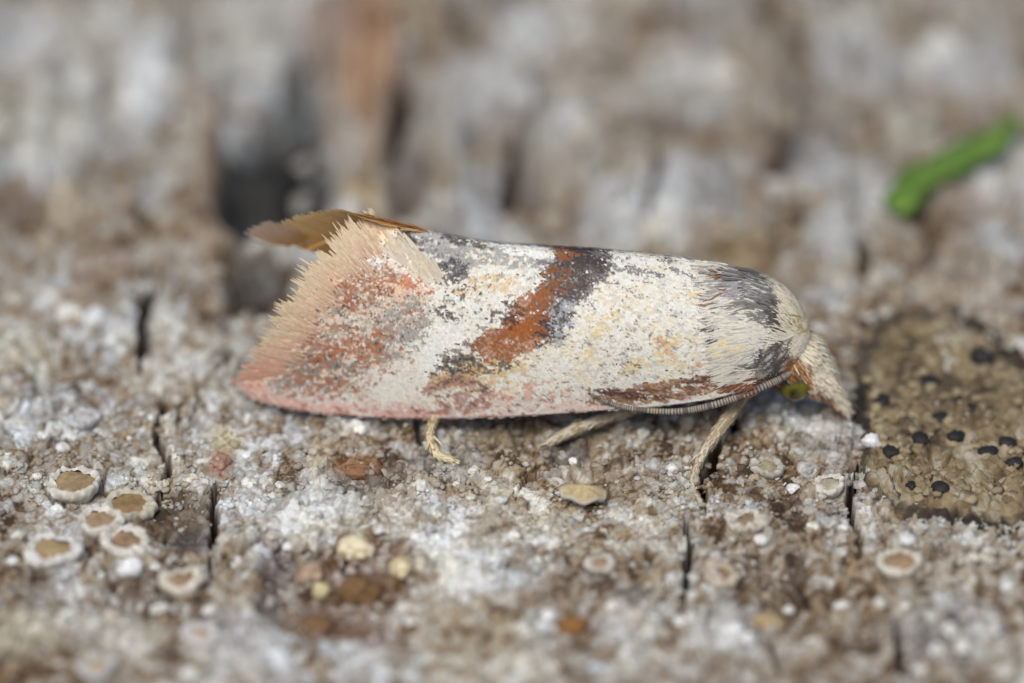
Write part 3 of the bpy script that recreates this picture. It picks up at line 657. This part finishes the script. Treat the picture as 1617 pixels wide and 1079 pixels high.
# legs
def leg(pts, radii, mirror=False, rs=RS, sc_n=500, pale=(214, 203, 182), dark=(170, 150, 120)):
    P, f, N, d, t = tube(pts, radii, 14, 60, lambda t: 1 + .06 * np.sin(t * 31) - .22 * np.exp(-((t - .5) / .02) ** 2) + np.where(t > .55, .16 * (np.abs(((t - .55) / .45 * 5) % 1 - .5) * -2 + .5), 0))
    i = rs.randint(0, len(P), sc_n); nzv = rs.rand(sc_n, 1)
    base = np.where((vn(t * 9, t * 0, 410) > .55)[:, None], lin(dark), lin(pale))
    o = build('leg', P, f, M_LEG, moth, base, origin=ROOT)
    cc = np.where(nzv < .86, lin(pale), lin(dark)) * (1 + .3 * (rs.rand(sc_n, 1) - .5))
    v, ff, c = scales(P[i], d[i] + rs.normal(0, .15, (sc_n, 3)), N[i], rs.uniform(6, 12, sc_n) / PPM, rs.uniform(2.0, 3.4, sc_n) / PPM, rs.uniform(.05, .25, sc_n), .05, cc)
    for k, tt_ in enumerate((.50, .53)):
        i0 = int(tt_ * 59) * 14 + (3 if k else 9); p0 = P[i0]; dd = d[i0] * .8 + N[i0] * .5; dd /= np.linalg.norm(dd); L_ = .16 + .05 * k
        sp = tube([p0, p0 + dd * L_ * .5, p0 + dd * L_ + np.array([0, 0, -.02])], [.016, .013, .004], 8, 8)
        build('spur', sp[0], sp[1], M_LEG, o, np.tile(lin(pale), (len(sp[0]), 1)), origin=ROOT)
    for sgn in (-1, 1):
        p0 = P[-14:].mean(0); sd = np.cross(d[-1], [0, 0, 1.0]); sd /= np.linalg.norm(sd) + 1e-9
        sp = tube([p0, p0 + d[-1] * .03 + sd * .02 * sgn, p0 + d[-1] * .05 + sd * .03 * sgn + np.array([0, 0, -.02])], [.010, .008, .003], 6, 6)
        build('claw', sp[0], sp[1], M_LEG, o, np.tile(lin((96, 72, 50)), (len(sp[0]), 1)), origin=ROOT)
    s2 = build('leg_scales', v, ff, M_HAIR, o, c, smooth=False, origin=ROOT); s2['kind'] = 'stuff'
def foot(px, py):
    x, y = ground_at(px, py)
    for _ in range(6):
        z = gh(x, y); y2 = ground_at(px, py)[1] - z * CE / SE; y = .5 * y + .5 * y2
    return (x, y, gh(x, y) + .02)
def lerp_leg(top, mids, ft, radii, **kw):
    n = len(mids) + 1; pts = [top]
    for i, (a, b_, bow) in enumerate(mids):
        k = (i + 1) / n; y = top[1] + (ft[1] - top[1]) * k - bow
        pts.append(moth_pt(a, b_, y))
    pts.append(ft); leg(pts, radii, **kw)
lerp_leg(moth_pt(1180, 610, -.45), [(1158, 645, 0), (1128, 686, .02), (1101, 728, .03), (1091, 766, .02)], foot(1107, 797), [.10, .095, .080, .056, .036, .022])
lerp_leg(moth_pt(1040, 632, -.40), [(985, 650, 0), (935, 668, .05), (896, 684, .05)], foot(862, 704), [.09, .085, .075, .07, .04], sc_n=800)
lerp_leg(moth_pt(720, 610, -.20), [(690, 652, .12), (679, 688, .30), (690, 716, .24)], foot(716, 730), [.08, .070, .058, .050, .034], pale=(228, 214, 180))
for a in ((1165, 1.7), (960, 1.5), (700, 1.6)):      # the legs of the other side
    x0 = float(U(a[0])); y0 = float(yax(a[0])); xf = x0 - .35; yf = y0 + a[1]
    pts = [(x0, y0 + .3, .75), (x0 - .05, y0 + .8, .62), (x0 - .2, y0 + 1.3, .30), (xf, yf, gh(xf, yf) + .02)]
    leg(pts, [.10, .09, .07, .04], sc_n=200)

# ---------------------------------------------------------------- lichen cups (apothecia)
def lichen_cup(px, py, rpx, label, disc_c=(176, 140, 92), rim_c=(226, 222, 214), disc_k=.68, rag=.10, hgt=.48, squash=1.0, group=None, seed=0, dome=.04):
    rs = np.random.RandomState(500 + seed); R = rpx / PPM; x, y = ground_at(px, py); z = gh(x, y); 
    zs = [gh(x + R * .8 * math.cos(a), y + R * .8 * math.sin(a)) for a in np.linspace(0, 6.28, 8)]; z = float(np.median(zs))
    disc_c = np.array(disc_c) * .74 + np.mean(disc_c) * .26; H = hgt * R; y -= H * CE / SE * .6
    root = thing('lichen_cup', label, 'lichen cup', (x, y, z), group)
    na = 96; th = np.linspace(0, 2 * np.pi, na, endpoint=False); o1, o2, o3 = rs.rand(3) * 6.28
    wob = 1 + rag * (np.sin(2 * th + o1) * .6 + np.sin(3 * th + o2) * .45 + np.sin(7 * th + o3) * .14 + np.sin(13 * th + o1) * .10)
    wi = 1 + rag * 1.2 * (np.sin(2 * th + o2) * .6 + np.sin(3 * th + o1) * .5 + np.sin(7 * th + o3) * .25 + np.sin(11 * th + o2) * .2)
    prof = [(.70, -.5), (.82, -.1), (.95, .25), (1.0, .6), (.97, .88), (.88, 1.02), (.78, .98)]
    rings = []
    for k, (r, h_) in enumerate(prof):
        rr = R * r * wob if k < 5 else R * (r * wob * (1 - (k - 4) / 4) + r * (disc_k + .14) / .80 * wi * (k - 4) / 4)
        lump = 1 + (.025 * np.sin(9 * th + o1 + k) + .02 * np.sin(16 * th + o3 - k)) * (k > 1)
        rings.append(np.stack([rr * np.cos(th) * lump, rr * np.sin(th) * squash * lump, np.full(na, H * h_) + H * (.10 * np.sin(2 * th + o2) + .05 * np.sin(7 * th + o1)) * (k > 2)], -1))
    rings.append(np.stack([R * disc_k * wi * np.cos(th), R * disc_k * wi * np.sin(th) * squash, np.full(na, H * .78)], -1))
    v = np.concatenate(rings); nr = len(rings)
    crum = fbm(v[:, 0] * 14 + seed, v[:, 1] * 14 + v[:, 2] * 9, 530 + seed, 3)[:, None] - .5
    v = v * (1 + .16 * crum * np.array([[1, 1, .3]])); v[:, 2:] += H * .6 * crum
    c = np.tile(lin(rim_c), (len(v), 1)) * (1 + .10 * (rs.rand(len(v), 1) - .5)) * (.90 + .9 * crum * np.array([[.8, .95, 1.2]]))
    ot = build('rim', v, grid_faces(nr, na, True), M_RIM, root, c)
    dr = []
    for k in np.linspace(1.06, .02, 9):
        ww = 1 + (wi - 1) * min(1, k)
        dr.append(np.stack([R * disc_k * k * ww * np.cos(th), R * disc_k * k * ww * np.sin(th) * squash, H * (.72 + dome * 4 * (1 - k * k)) + H * .06 * np.sin(3 * th + o3) * k], -1))
    v = np.concatenate(dr); c = np.tile(lin(disc_c), (len(v), 1)) * (1 + .8 * (fbm(v[:, 0] * 13, v[:, 1] * 13, 520 + seed, 4)[:, None] - .5))
    build('disc', v, grid_faces(9, na, True), M_DISC, root, c)
    root.rotation_euler = (rs.uniform(-.02, .16), rs.uniform(-.1, .1), rs.uniform(0, 6.28) if squash == 1 else 0)
    return root
CUPS = [
    (120, 768, 41, 'round lichen cup with broad tan disc, highest and cleanest of the cluster', (168, 136, 92), (216, 211, 202), .72, .08),
    (205, 797, 40, 'lichen cup with mustard disc and thin uneven rim behind the joined pair', (156, 122, 74), (200, 192, 176), .70, .13),
    (158, 826, 37, 'lichen cup with square tan disc, pressed against its white-rimmed twin', (172, 140, 98), (212, 206, 196), .66, .14),
    (198, 852, 39, 'lichen cup with small brown disc and thick white rim, pressed against its twin', (154, 120, 86), (220, 215, 206), .56, .09),
    (84, 870, 41, 'lichen cup with lobed yellowish disc and crumbly white rim at the cluster edge', (170, 140, 92), (216, 212, 206), .60, .20),
    (287, 918, 33, 'kidney-shaped cream lichen cup with narrow brown centre beside a crack', (168, 130, 92), (214, 204, 188), .50, .20),
    (1420, 893, 35, 'lone lichen cup with ochre disc and thick white lip on pale crust', (166, 132, 92), (214, 206, 192), .64, .08),
    (1137, 901, 28, 'cream lichen cup with deep brown centre beside the dark forked crack', (150, 112, 74), (196, 182, 162), .46, .14),
    (948, 890, 23, 'small cream lichen cup with pale orange-brown centre in open crust', (174, 136, 100), (196, 188, 176), .45, .14),
    (1212, 742, 26, 'flat greyish lichen cup with dull olive disc near the front foot', (170, 156, 120), (186, 180, 170), .60, .18),
    (1178, 828, 31, 'ragged whitish lichen ring with hollow brown centre', (150, 124, 92), (208, 200, 188), .48, .30),
    (318, 1008, 30, 'blurred white lichen cup with tiny tan centre', (190, 160, 124), (212, 208, 206), .42, .16),
    (155, 1056, 32, 'pale blurred lichen cup with yellowish centre in the foreground', (196, 166, 116), (196, 192, 186), .46, .16),
    (134, 662, 27, 'plain grey-white lichen cushion cup without a coloured disc', (198, 196, 194), (200, 200, 200), .60, .14),
    (1310, 770, 26, 'small cream cup-shaped lichen beside the long crack by the tan patch', (186, 172, 142), (214, 208, 196), .55, .12),
]
for i, (a, b_, r, lab, dc, rc, dk, rg) in enumerate(CUPS): lichen_cup(a, b_, r, lab, dc, rc, dk, rg, seed=i * 3)

# ---------------------------------------------------------------- tan crust patch with black border and black fruiting bodies
outl = [(1356, 575), (1370, 535), (1402, 506), (1450, 491), (1500, 488), (1540, 496), (1568, 516), (1588, 548), (1615, 572), (1680, 575), (1740, 640), (1740, 780), (1690, 815), (1625, 838), (1600, 850), (1560, 842), (1500, 830), (1455, 826), (1420, 806), (1385, 792), (1362, 770), (1358, 735), (1362, 690), (1350, 640), (1345, 600)]
og = np.array([ground_at(*p) for p in outl])
cc = og.mean(0); aa = np.arctan2(og[:, 1] - cc[1], og[:, 0] - cc[0]); rr = np.hypot(og[:, 0] - cc[0], og[:, 1] - cc[1])
ordr = np.argsort(aa); aa, rr = aa[ordr], rr[ordr]
def edge_r(a): return np.interp(a, np.concatenate([aa - 2 * np.pi, aa, aa + 2 * np.pi]), np.tile(rr, 3))
na, nr = 420, 110
A, K = np.meshgrid(np.linspace(-np.pi, np.pi, na, endpoint=False), np.linspace(.01, 1.06, nr) ** .8, indexing='ij')
er = edge_r(A) * (1 + .11 * (fbm(np.cos(A) * 9 + 20, np.sin(A) * 9, 600, 5, .65) - .5) * 2)
xx = cc[0] + np.cos(A) * er * K; yy = cc[1] + np.sin(A) * er * K
hb = ground_fields(xx, yy); dist = (1 - K) * er
b1, b2, br, br2 = worley(xx, yy, .17, 610); c1, c2, cr_, cr2 = worley(xx + 3, yy, .09, 615)
pj = 1 - sstep(.02, .10, worley(xx + .1 * fbm(xx * 3, yy * 3, 633, 2), yy, .55, 618)[1] - worley(xx + .1 * fbm(xx * 3, yy * 3, 633, 2), yy, .55, 618)[0])
zz = hb - .006 - .06 * pj * sstep(.4, .6, fbm(xx, yy, 637, 2)) + .060 * sstep(-.04, .10, dist) - .030 + .035 * (fbm(xx * 3, yy * 3, 641, 3) - .5) * sstep(.35, .0, dist) + .05 * np.sqrt(np.clip(1 - (b1 / .6) ** 2, 0, 1)) * br + .02 * np.sqrt(np.clip(1 - (c1 / .6) ** 2, 0, 1)) * cr_
pal = np.array([lin(c) for c in ((58, 50, 43), (94, 81, 64), (126, 109, 84), (144, 128, 100), (166, 157, 140))])
val = np.clip(.48 + 1.3 * (fbm(xx / .6, yy / .9, 620, 4) - .5) + .5 * (br2 - .5) + .3 * (cr2 - .5), 0, .999) * 4; k = np.minimum(val.astype(int), 3); fq = (val - k)[..., None]
col = pal[k] * (1 - fq) + pal[k + 1] * fq
bw = .06 + .18 * fbm(xx * 2, yy * 2, 630, 2) + .16 * sstep(cc[1] - .3, cc[1] + 1.5, yy)
bm_ = (sstep(bw * 1.5, bw * .5, dist) * (.72 + .28 * sstep(.35, .6, fbm(xx * 1.2, yy * 1.2, 634, 2))))[..., None]
col = col * (1 - bm_) + lin((46, 42, 40)) * bm_
v = np.stack([xx, yy, zz], -1).reshape(-1, 3)
patch = build('crust_patch', v, grid_faces(na, nr), M_CRUST, None, col.reshape(-1, 3))
# close the seam of the polar sheet
import bmesh
bm = bmesh.new(); bm.from_mesh(patch.data); bm.verts.ensure_lookup_table()
for j in range(nr - 1):
    bm.faces.new([bm.verts[(na - 1) * nr + j], bm.verts[j], bm.verts[j + 1], bm.verts[(na - 1) * nr + j + 1]]).smooth = True
bmesh.ops.recalc_face_normals(bm, faces=bm.faces); bm.to_mesh(patch.data); bm.free()
if patch.data.polygons[500].normal.z < 0: patch.data.flip_normals()
tag(patch, 'tan lichen crust patch outlined by an irregular black border', 'lichen patch')
rs_ = np.random.RandomState(77); n = 800; a = rs_.uniform(-np.pi, np.pi, n); kk = np.sqrt(rs_.rand(n)) * .84
gx_ = cc[0] + np.cos(a) * edge_r(a) * kk; gy_ = cc[1] + np.sin(a) * edge_r(a) * kk; gk = (fbm(gx_ / .5, gy_ / .5, 671, 3) > .46) & (gx_ < 8.5); gx_, gy_ = gx_[gk], gy_[gk]; n = len(gx_)
gz_ = ground_fields(gx_, gy_) + .030; gr_ = rs_.uniform(.025, .075, n); dsp = np.ones((n, 42))
for f_ in (2.2, 4.6, 8):
    kq = rs_.normal(0, 1, (n, 3)); kq /= np.linalg.norm(kq, axis=1, keepdims=True); dsp += .2 * np.cos((kq @ ICO2[0].T) * f_ + rs_.rand(n, 1) * 6.28)
gv = np.stack([gx_, gy_, gz_], -1)[:, None] + ICO2[0][None] * dsp[..., None] * gr_[:, None, None] * np.array([1.2, 1.2, .6])
pq = rs_.rand(n)[:, None]; gc = lin((108, 92, 70)) * (1 - pq) + lin((172, 156, 128)) * pq
o = build('crust_granules', gv.reshape(-1, 3), (np.arange(n)[:, None, None] * 42 + ICO2[1][None]).reshape(-1, 3), M_CRUST, patch, np.repeat(gc, 42, 0)); o['kind'] = 'stuff'
def patch_z(x, y): return gh(x, y) + .04
ICO4 = ico(4)
def rough(v, rs, amp, fr):
    """uneven stone-like relief over a unit sphere"""
    d = np.zeros(len(v))
    for f_, a in ((fr, 1.0), (fr * 2.1, .55), (fr * 4.3, .32), (fr * 8.7, .16)):
        for _ in range(4):
            k = rs.normal(0, 1, 3); k /= np.linalg.norm(k); d += a * .5 * np.cos(v @ k * f_ + rs.rand() * 6.28)
    return 1 + amp * d
def lump(name, x, y, z, r, sx=1, sy=1, sz=1, seed=0, amp=.16, mat=None, col=None, fr=2.2, sub=None):
    rs = np.random.RandomState(seed); sub = sub or (ICO4 if r > .15 else ICO3); v = sub[0].copy()
    v = v * rough(v, rs, amp, fr)[:, None] * np.array([sx, sy, sz]) * r
    a = rs.rand() * 6.28 if sx == sy else 0; R_ = np.array([[math.cos(a), -math.sin(a), 0], [math.sin(a), math.cos(a), 0], [0, 0, 1]]); v = v @ R_.T
    cv = None
    if col is not None:
        q = fbm(v[:, 0] * 3 / r + seed, v[:, 1] * 3 / r + v[:, 2] * 2 / r, 650 + seed % 50, 4)[:, None] - .5
        cv = np.clip(np.tile(lin(col), (len(v), 1)) * (1 + 1.3 * q * np.array([[1, 1.1, 1.25]])), .01, .85)
    o = build(name, v, sub[1], mat, None, cv)
    o.location = (x, y, z); return o
for i, (a, b_, r) in enumerate([(1550, 575, 23), (1462, 610, 24), (1392, 640, 16), (1485, 668, 16), (1407, 720, 15), (1453, 698, 17), (1510, 698, 17), (1561, 720, 17), (1590, 706, 17), (1601, 742, 14), (1438, 768, 12), (1484, 790, 16), (1535, 655, 10), (1570, 780, 9), (1490, 740, 8)]):
    x, y = ground_at(a, b_); o = lump('fruiting_body', x, y, patch_z(x, y) + .005, .88 * r / PPM, 1, 1, .6, 700 + i, .15, M_BLACK, fr=2.2)
    tag(o, 'round black fruiting body dotting the tan lichen patch', 'fungus', 'black fruiting bodies on the tan patch')

# ---------------------------------------------------------------- crumbs, flakes, grains lying on the crust
def crumb(px, py, r, name, label, cat, col, s=(1, 1, .8), lift=.25, seed=1, amp=.24, mat=M_GRAN, group=None, fr=2.2):
    x, y = ground_at(px, py); o = lump(name, x, y - .3 * r / PPM, gh(x, y) + lift * r / PPM, r / PPM, *s, seed, amp, mat, col, fr)
    return tag(o, label, cat, group)
crumb(1377, 706, 13, 'lichen_grain', 'bright white grain lying at the edge of the tan patch', 'grain', (244, 244, 246), (1.1, .9, .9), .6, 21)
crumb(204, 893, 16, 'lichen_grain', 'bright white grain just below the cluster of lichen cups', 'grain', (240, 240, 244), (1.15, .9, .9), .6, 22)
crumb(570, 868, 27, 'bark_crumb', 'cream lump of bark lying above an orange-brown crumb', 'bark crumb', (222, 208, 178), (1.05, .9, .75), .5, 23, .20)
crumb(572, 925, 30, 'bark_crumb', 'orange-brown crumb of bark below the cream lump', 'bark crumb', (118, 90, 62), (1.1, 1.1, .6), .3, 24, .20)
crumb(632, 893, 22, 'bark_crumb', 'small pale cream crumb to the side of the orange-brown one', 'bark crumb', (222, 204, 168), (.8, 1.3, .8), .4, 25, .20)
crumb(492, 900, 22, 'bark_crumb', 'pinkish cream crumb beside a dark hollow', 'bark crumb', (176, 152, 130), (1, 1, .7), .3, 26, .20)
crumb(508, 925, 15, 'bark_crumb', 'small yellowish crumb wedged under the pinkish one', 'bark crumb', (190, 176, 138), (1, 1, .8), .5, 27, .20)
crumb(495, 970, 22, 'bark_crumb', 'dark orange crumb out of focus in the foreground', 'bark crumb', (122, 94, 68), (1.2, 1, .6), .3, 28, .20)
crumb(570, 752, 15, 'bark_crumb', 'tiny rust-orange crumb in front of the wing', 'bark crumb', (140, 104, 76), (1.5, 1, .6), .2, 29, .20)
crumb(350, 735, 13, 'bark_crumb', 'pink-brown crumb beside the reddish crack', 'bark crumb', (160, 126, 110), (1, 1.3, .6), .3, 30, .20)
crumb(1205, 965, 22, 'bark_crumb', 'brownish cream lump out of focus in the foreground hollow', 'bark crumb', (164, 142, 110), (1.2, 1, .6), .3, 31, .20)
crumb(905, 985, 20, 'bark_crumb', 'brown-gold crumb out of focus in the foreground', 'bark crumb', (140, 100, 56), (1.2, 1, .6), .3, 32, .20)
# upturned flake
x, y = ground_at(920, 800); n1, n2 = 26, 12
A, K = np.meshgrid(np.linspace(0, 2 * np.pi, n1, endpoint=False), np.linspace(.03, 1, n2), indexing='ij')
fx = .28 * K * np.cos(A) * (1 + .08 * np.sin(3 * A)); fy = .20 * K * np.sin(A) * (1 + .1 * np.sin(2 * A + 1)); fz = .10 * (1 - K ** 2) + .03 * np.sin(5 * A) * K
v = np.stack([fx, fy, fz], -1).reshape(-1, 3)
fcol = np.tile(lin((190, 170, 134)), (len(v), 1)) * (1 + .9 * (fbm(v[:, 0] * 12, v[:, 1] * 12, 660, 3)[:, None] - .5)); fcol[(K > .86).ravel()] = lin((190, 180, 164))
f1 = grid_faces(n1, n2); f2 = np.stack([np.full(n2 - 1, n1 - 1) * n2 + np.arange(n2 - 1), np.arange(n2 - 1), np.arange(1, n2), (n1 - 1) * n2 + np.arange(1, n2)], -1)
o = build('bark_flake', v, np.concatenate([f1, f2]), M_GRAN, None, fcol); o.location = (x, y, gh(x, y) + .10); o.rotation_euler = (-.12, .1, 0)
s = o.modifiers.new('thickness', 'SOLIDIFY'); s.thickness = .06
tag(o, 'oval yellowish bark flake lifted off the crust with dark gap below', 'bark flake')

# prominent single grains, then the uncountable rest
gs = [(527, 845), (812, 850), (790, 800), (745, 795), (865, 840), (770, 768), (1170, 765), (1250, 770), (1203, 855), (1168, 868), (1305, 860), (1283, 835), (1330, 838), (1018, 690), (985, 720), (1060, 745), (905, 735), (70, 700), (100, 712), (60, 755), (310, 700), (330, 640), (465, 805), (470, 840), (455, 860), (440, 775), (395, 770), (600, 850), (690, 820), (720, 770),
      (1075, 980), (1160, 990), (1180, 1005), (1030, 975), (970, 965), (1280, 1000), (1500, 1010), (1520, 1035), (1480, 1035), (870, 975), (650, 985), (330, 965), (300, 1060), (110, 980), (60, 990), (245, 890), (160, 910), (30, 850), (20, 890), (255, 960), (1430, 870), (1560, 880), (1590, 925), (1450, 1060), (1330, 955), (1245, 950), (1390, 960), (700, 910), (735, 950), (850, 890)]
for i, (a, b_) in enumerate(gs):
    rs = np.random.RandomState(800 + i); r = rs.uniform(6, 11) * (1.25 if b_ > 940 else 1)
    g = 226 + rs.randint(-14, 14)
    crumb(a, b_, r, 'lichen_grain', 'pale rounded lichen grain standing proud of the crust', 'grain', (g, g - 1, g - rs.randint(0, 12)), (1.1, 1, .8), .15, 800 + i, .17, M_GRAN, 'single pale lichen grains')

in_patch = lambda x, y: np.hypot(x - cc[0], y - cc[1]) < edge_r(np.arctan2(y - cc[1], x - cc[0])) * .98
GPAL = np.array([lin(c) for c in ((112, 94, 78), (152, 136, 118), (178, 168, 154), (192, 190, 188), (226, 225, 224))])
def granules(n, xr, yr, r0, r1, seed, clump, sub=ICO2, per=1, spread=0, sink=.48, light=.64, amp=.16):
    rs = np.random.RandomState(seed); m = n * 5
    x = rs.uniform(*xr, m); y = rs.uniform(*yr, m)
    d = sstep(.40, .66, fbm(x / clump, y / clump, seed + 3, 3)); keep = (rs.rand(m) < .08 + .92 * d) & ~(in_patch(x, y) & (rs.rand(m) < .96))
    x, y = x[keep][:n], y[keep][:n]; n = len(x)
    val = light + .8 * (fbm(x / .9, y / 1.2, seed + 20, 3) - .5) + rs.normal(0, .16, n)
    dz = np.zeros(n)
    if per > 1:
        sp = spread * rs.uniform(.4, 1.1, n)
        x = np.repeat(x, per); y = np.repeat(y, per); val = np.repeat(val, per) + rs.normal(0, .07, n * per); sp = np.repeat(sp, per)
        a = rs.rand(n * per) * 6.28; q = np.sqrt(rs.rand(n * per)); x = x + sp * q * np.cos(a); y = y + sp * q * np.sin(a); dz = sp * .55 * (1 - q * q); n *= per
    z = ground_fields(x, y) + dz
    r = r0 * (r1 / r0) ** (rs.rand(n) ** 1.6)
    bv = sub[0]; nv = len(bv); disp = np.ones((n, nv))
    for f_, a in ((2.2, 1.0), (4.6, .6), (8.0, .3)):
        for _ in range(3):
            k = rs.normal(0, 1, (n, 3)); k /= np.linalg.norm(k, axis=1, keepdims=True); disp += amp * a * np.cos((k @ bv.T) * f_ + rs.rand(n, 1) * 6.28)
    sx = rs.uniform(.75, 1.35, (n, 1)); sy = rs.uniform(.75, 1.35, (n, 1)); sz = rs.uniform(.55, 1.0, (n, 1))
    vx = x[:, None] + bv[None, :, 0] * disp * sx * r[:, None]; vy = y[:, None] + bv[None, :, 1] * disp * sy * r[:, None]
    vz = z[:, None] + (-sink + bv[None, :, 2] * disp * sz) * r[:, None]
    f = (np.arange(n)[:, None, None] * nv + sub[1][None]).reshape(-1, 3)
    q = np.clip(val, 0, .999) * (len(GPAL) - 1); k = np.minimum(q.astype(int), len(GPAL) - 2); fr = (q - k)[:, None]; c = GPAL[k] * (1 - fr) + GPAL[k + 1] * fr
    gcol = ground_fields(x, y, True)[1]; wgt = (rs.rand(n, 1) ** 1.5) * .85
    c = gcol * (1.12 + .35 * (rs.rand(n, 1) - .4)) * (1 - wgt) + c * wgt * np.array([[1.0, .995, .98]])
    return np.stack([vx, vy, vz], -1).reshape(-1, 3), f, np.repeat(c, nv, 0)
v, f, c = join([granules(900, (-7.2, 7.2), (-6.5, 1.2), .020, .055, 900, .6, per=8, spread=.13), granules(2200, (-7.2, 7.2), (-4.6, .6), .014, .040, 940, .4, light=.58),
                granules(900, (-7.2, 7.2), (-6.5, 1.5), .04, .085, 970, .9, sub=ICO3, amp=.2, light=.62), granules(500, (-8.5, 8.5), (1.2, 13), .08, .20, 990, 1.4, sub=ICO3, amp=.2)])
o = build('lichen_granules', v, f, M_GRAN, None, c); o['kind'] = 'stuff'
o['label'] = 'fine pale lichen granules encrusting the weathered wood'; o['category'] = 'lichen'

# ---------------------------------------------------------------- green blade fragment lying on the wood
a0 = ground_at(1408, 352); a1 = ground_at(1602, 222); n1 = 40; prof = [(-1, .0), (-.6, .10), (-.12, .05), (0, .0), (.12, .05), (.6, .10), (1, .0), (.5, -.06), (0, -.10), (-.5, -.06)]
dx, dy = a1[0] - a0[0], a1[1] - a0[1]; L = math.hypot(dx, dy); ux, uy = dx / L, dy / L
vs = []
zt = np.linspace(0, 1, n1); gz = ground_fields(a0[0] + dx * zt, a0[1] + dy * zt); gz = float(np.median(gz))
for t in zt:
    wd = .31 * min(1, (t / .06 + .45)) * (1 - .75 * max(0, (t - .45) / .55) ** 1.3) ; bend = .16 * math.sin(t * 6.0) * (1 - t * .3)
    wl, wr_ = wd * (1 + 1.1 * (fbm(np.array(t * 12), np.array(1.0), 680, 2) - .5)), wd * (1 + 1.1 * (fbm(np.array(t * 10), np.array(7.0), 684, 2) - .5))
    for (b_, h_) in prof:
        wd = float(wl if b_ < 0 else wr_)
        vs.append((a0[0] + dx * t - uy * (b_ * wd + bend), a0[1] + dy * t + ux * (b_ * wd + bend), gz + .16 + .22 * t + h_ * wd * 1.3))
M_GREEN = mat_attr('green_blade', .6, 5, .5, .5, 14, translucent=.3)
v = np.array(vs); f = grid_faces(n1, len(prof), True)
tq = np.repeat(zt, len(prof)); bq = np.tile([p[0] for p in prof], n1); st_ = (fbm(bq * 5 + 3, tq * 3, 690, 3) - .5)[:, None] * 1.2 + (fbm(tq * 5, bq, 694, 3) - .5)[:, None] * .8
bcol = np.clip(lin((112, 146, 66)) * (1 + st_ * np.array([[1.3, 1.0, .8]])), .01, .8)
blade = build('grass_blade', v, f, M_GREEN, None, bcol)
bm = bmesh.new(); bm.from_mesh(blade.data); bmesh.ops.holes_fill(bm, edges=bm.edges); bmesh.ops.recalc_face_normals(bm, faces=bm.faces); bm.to_mesh(blade.data); bm.free()
tag(blade, 'short green grass blade fragment lying on the wood behind the moth', 'grass blade')
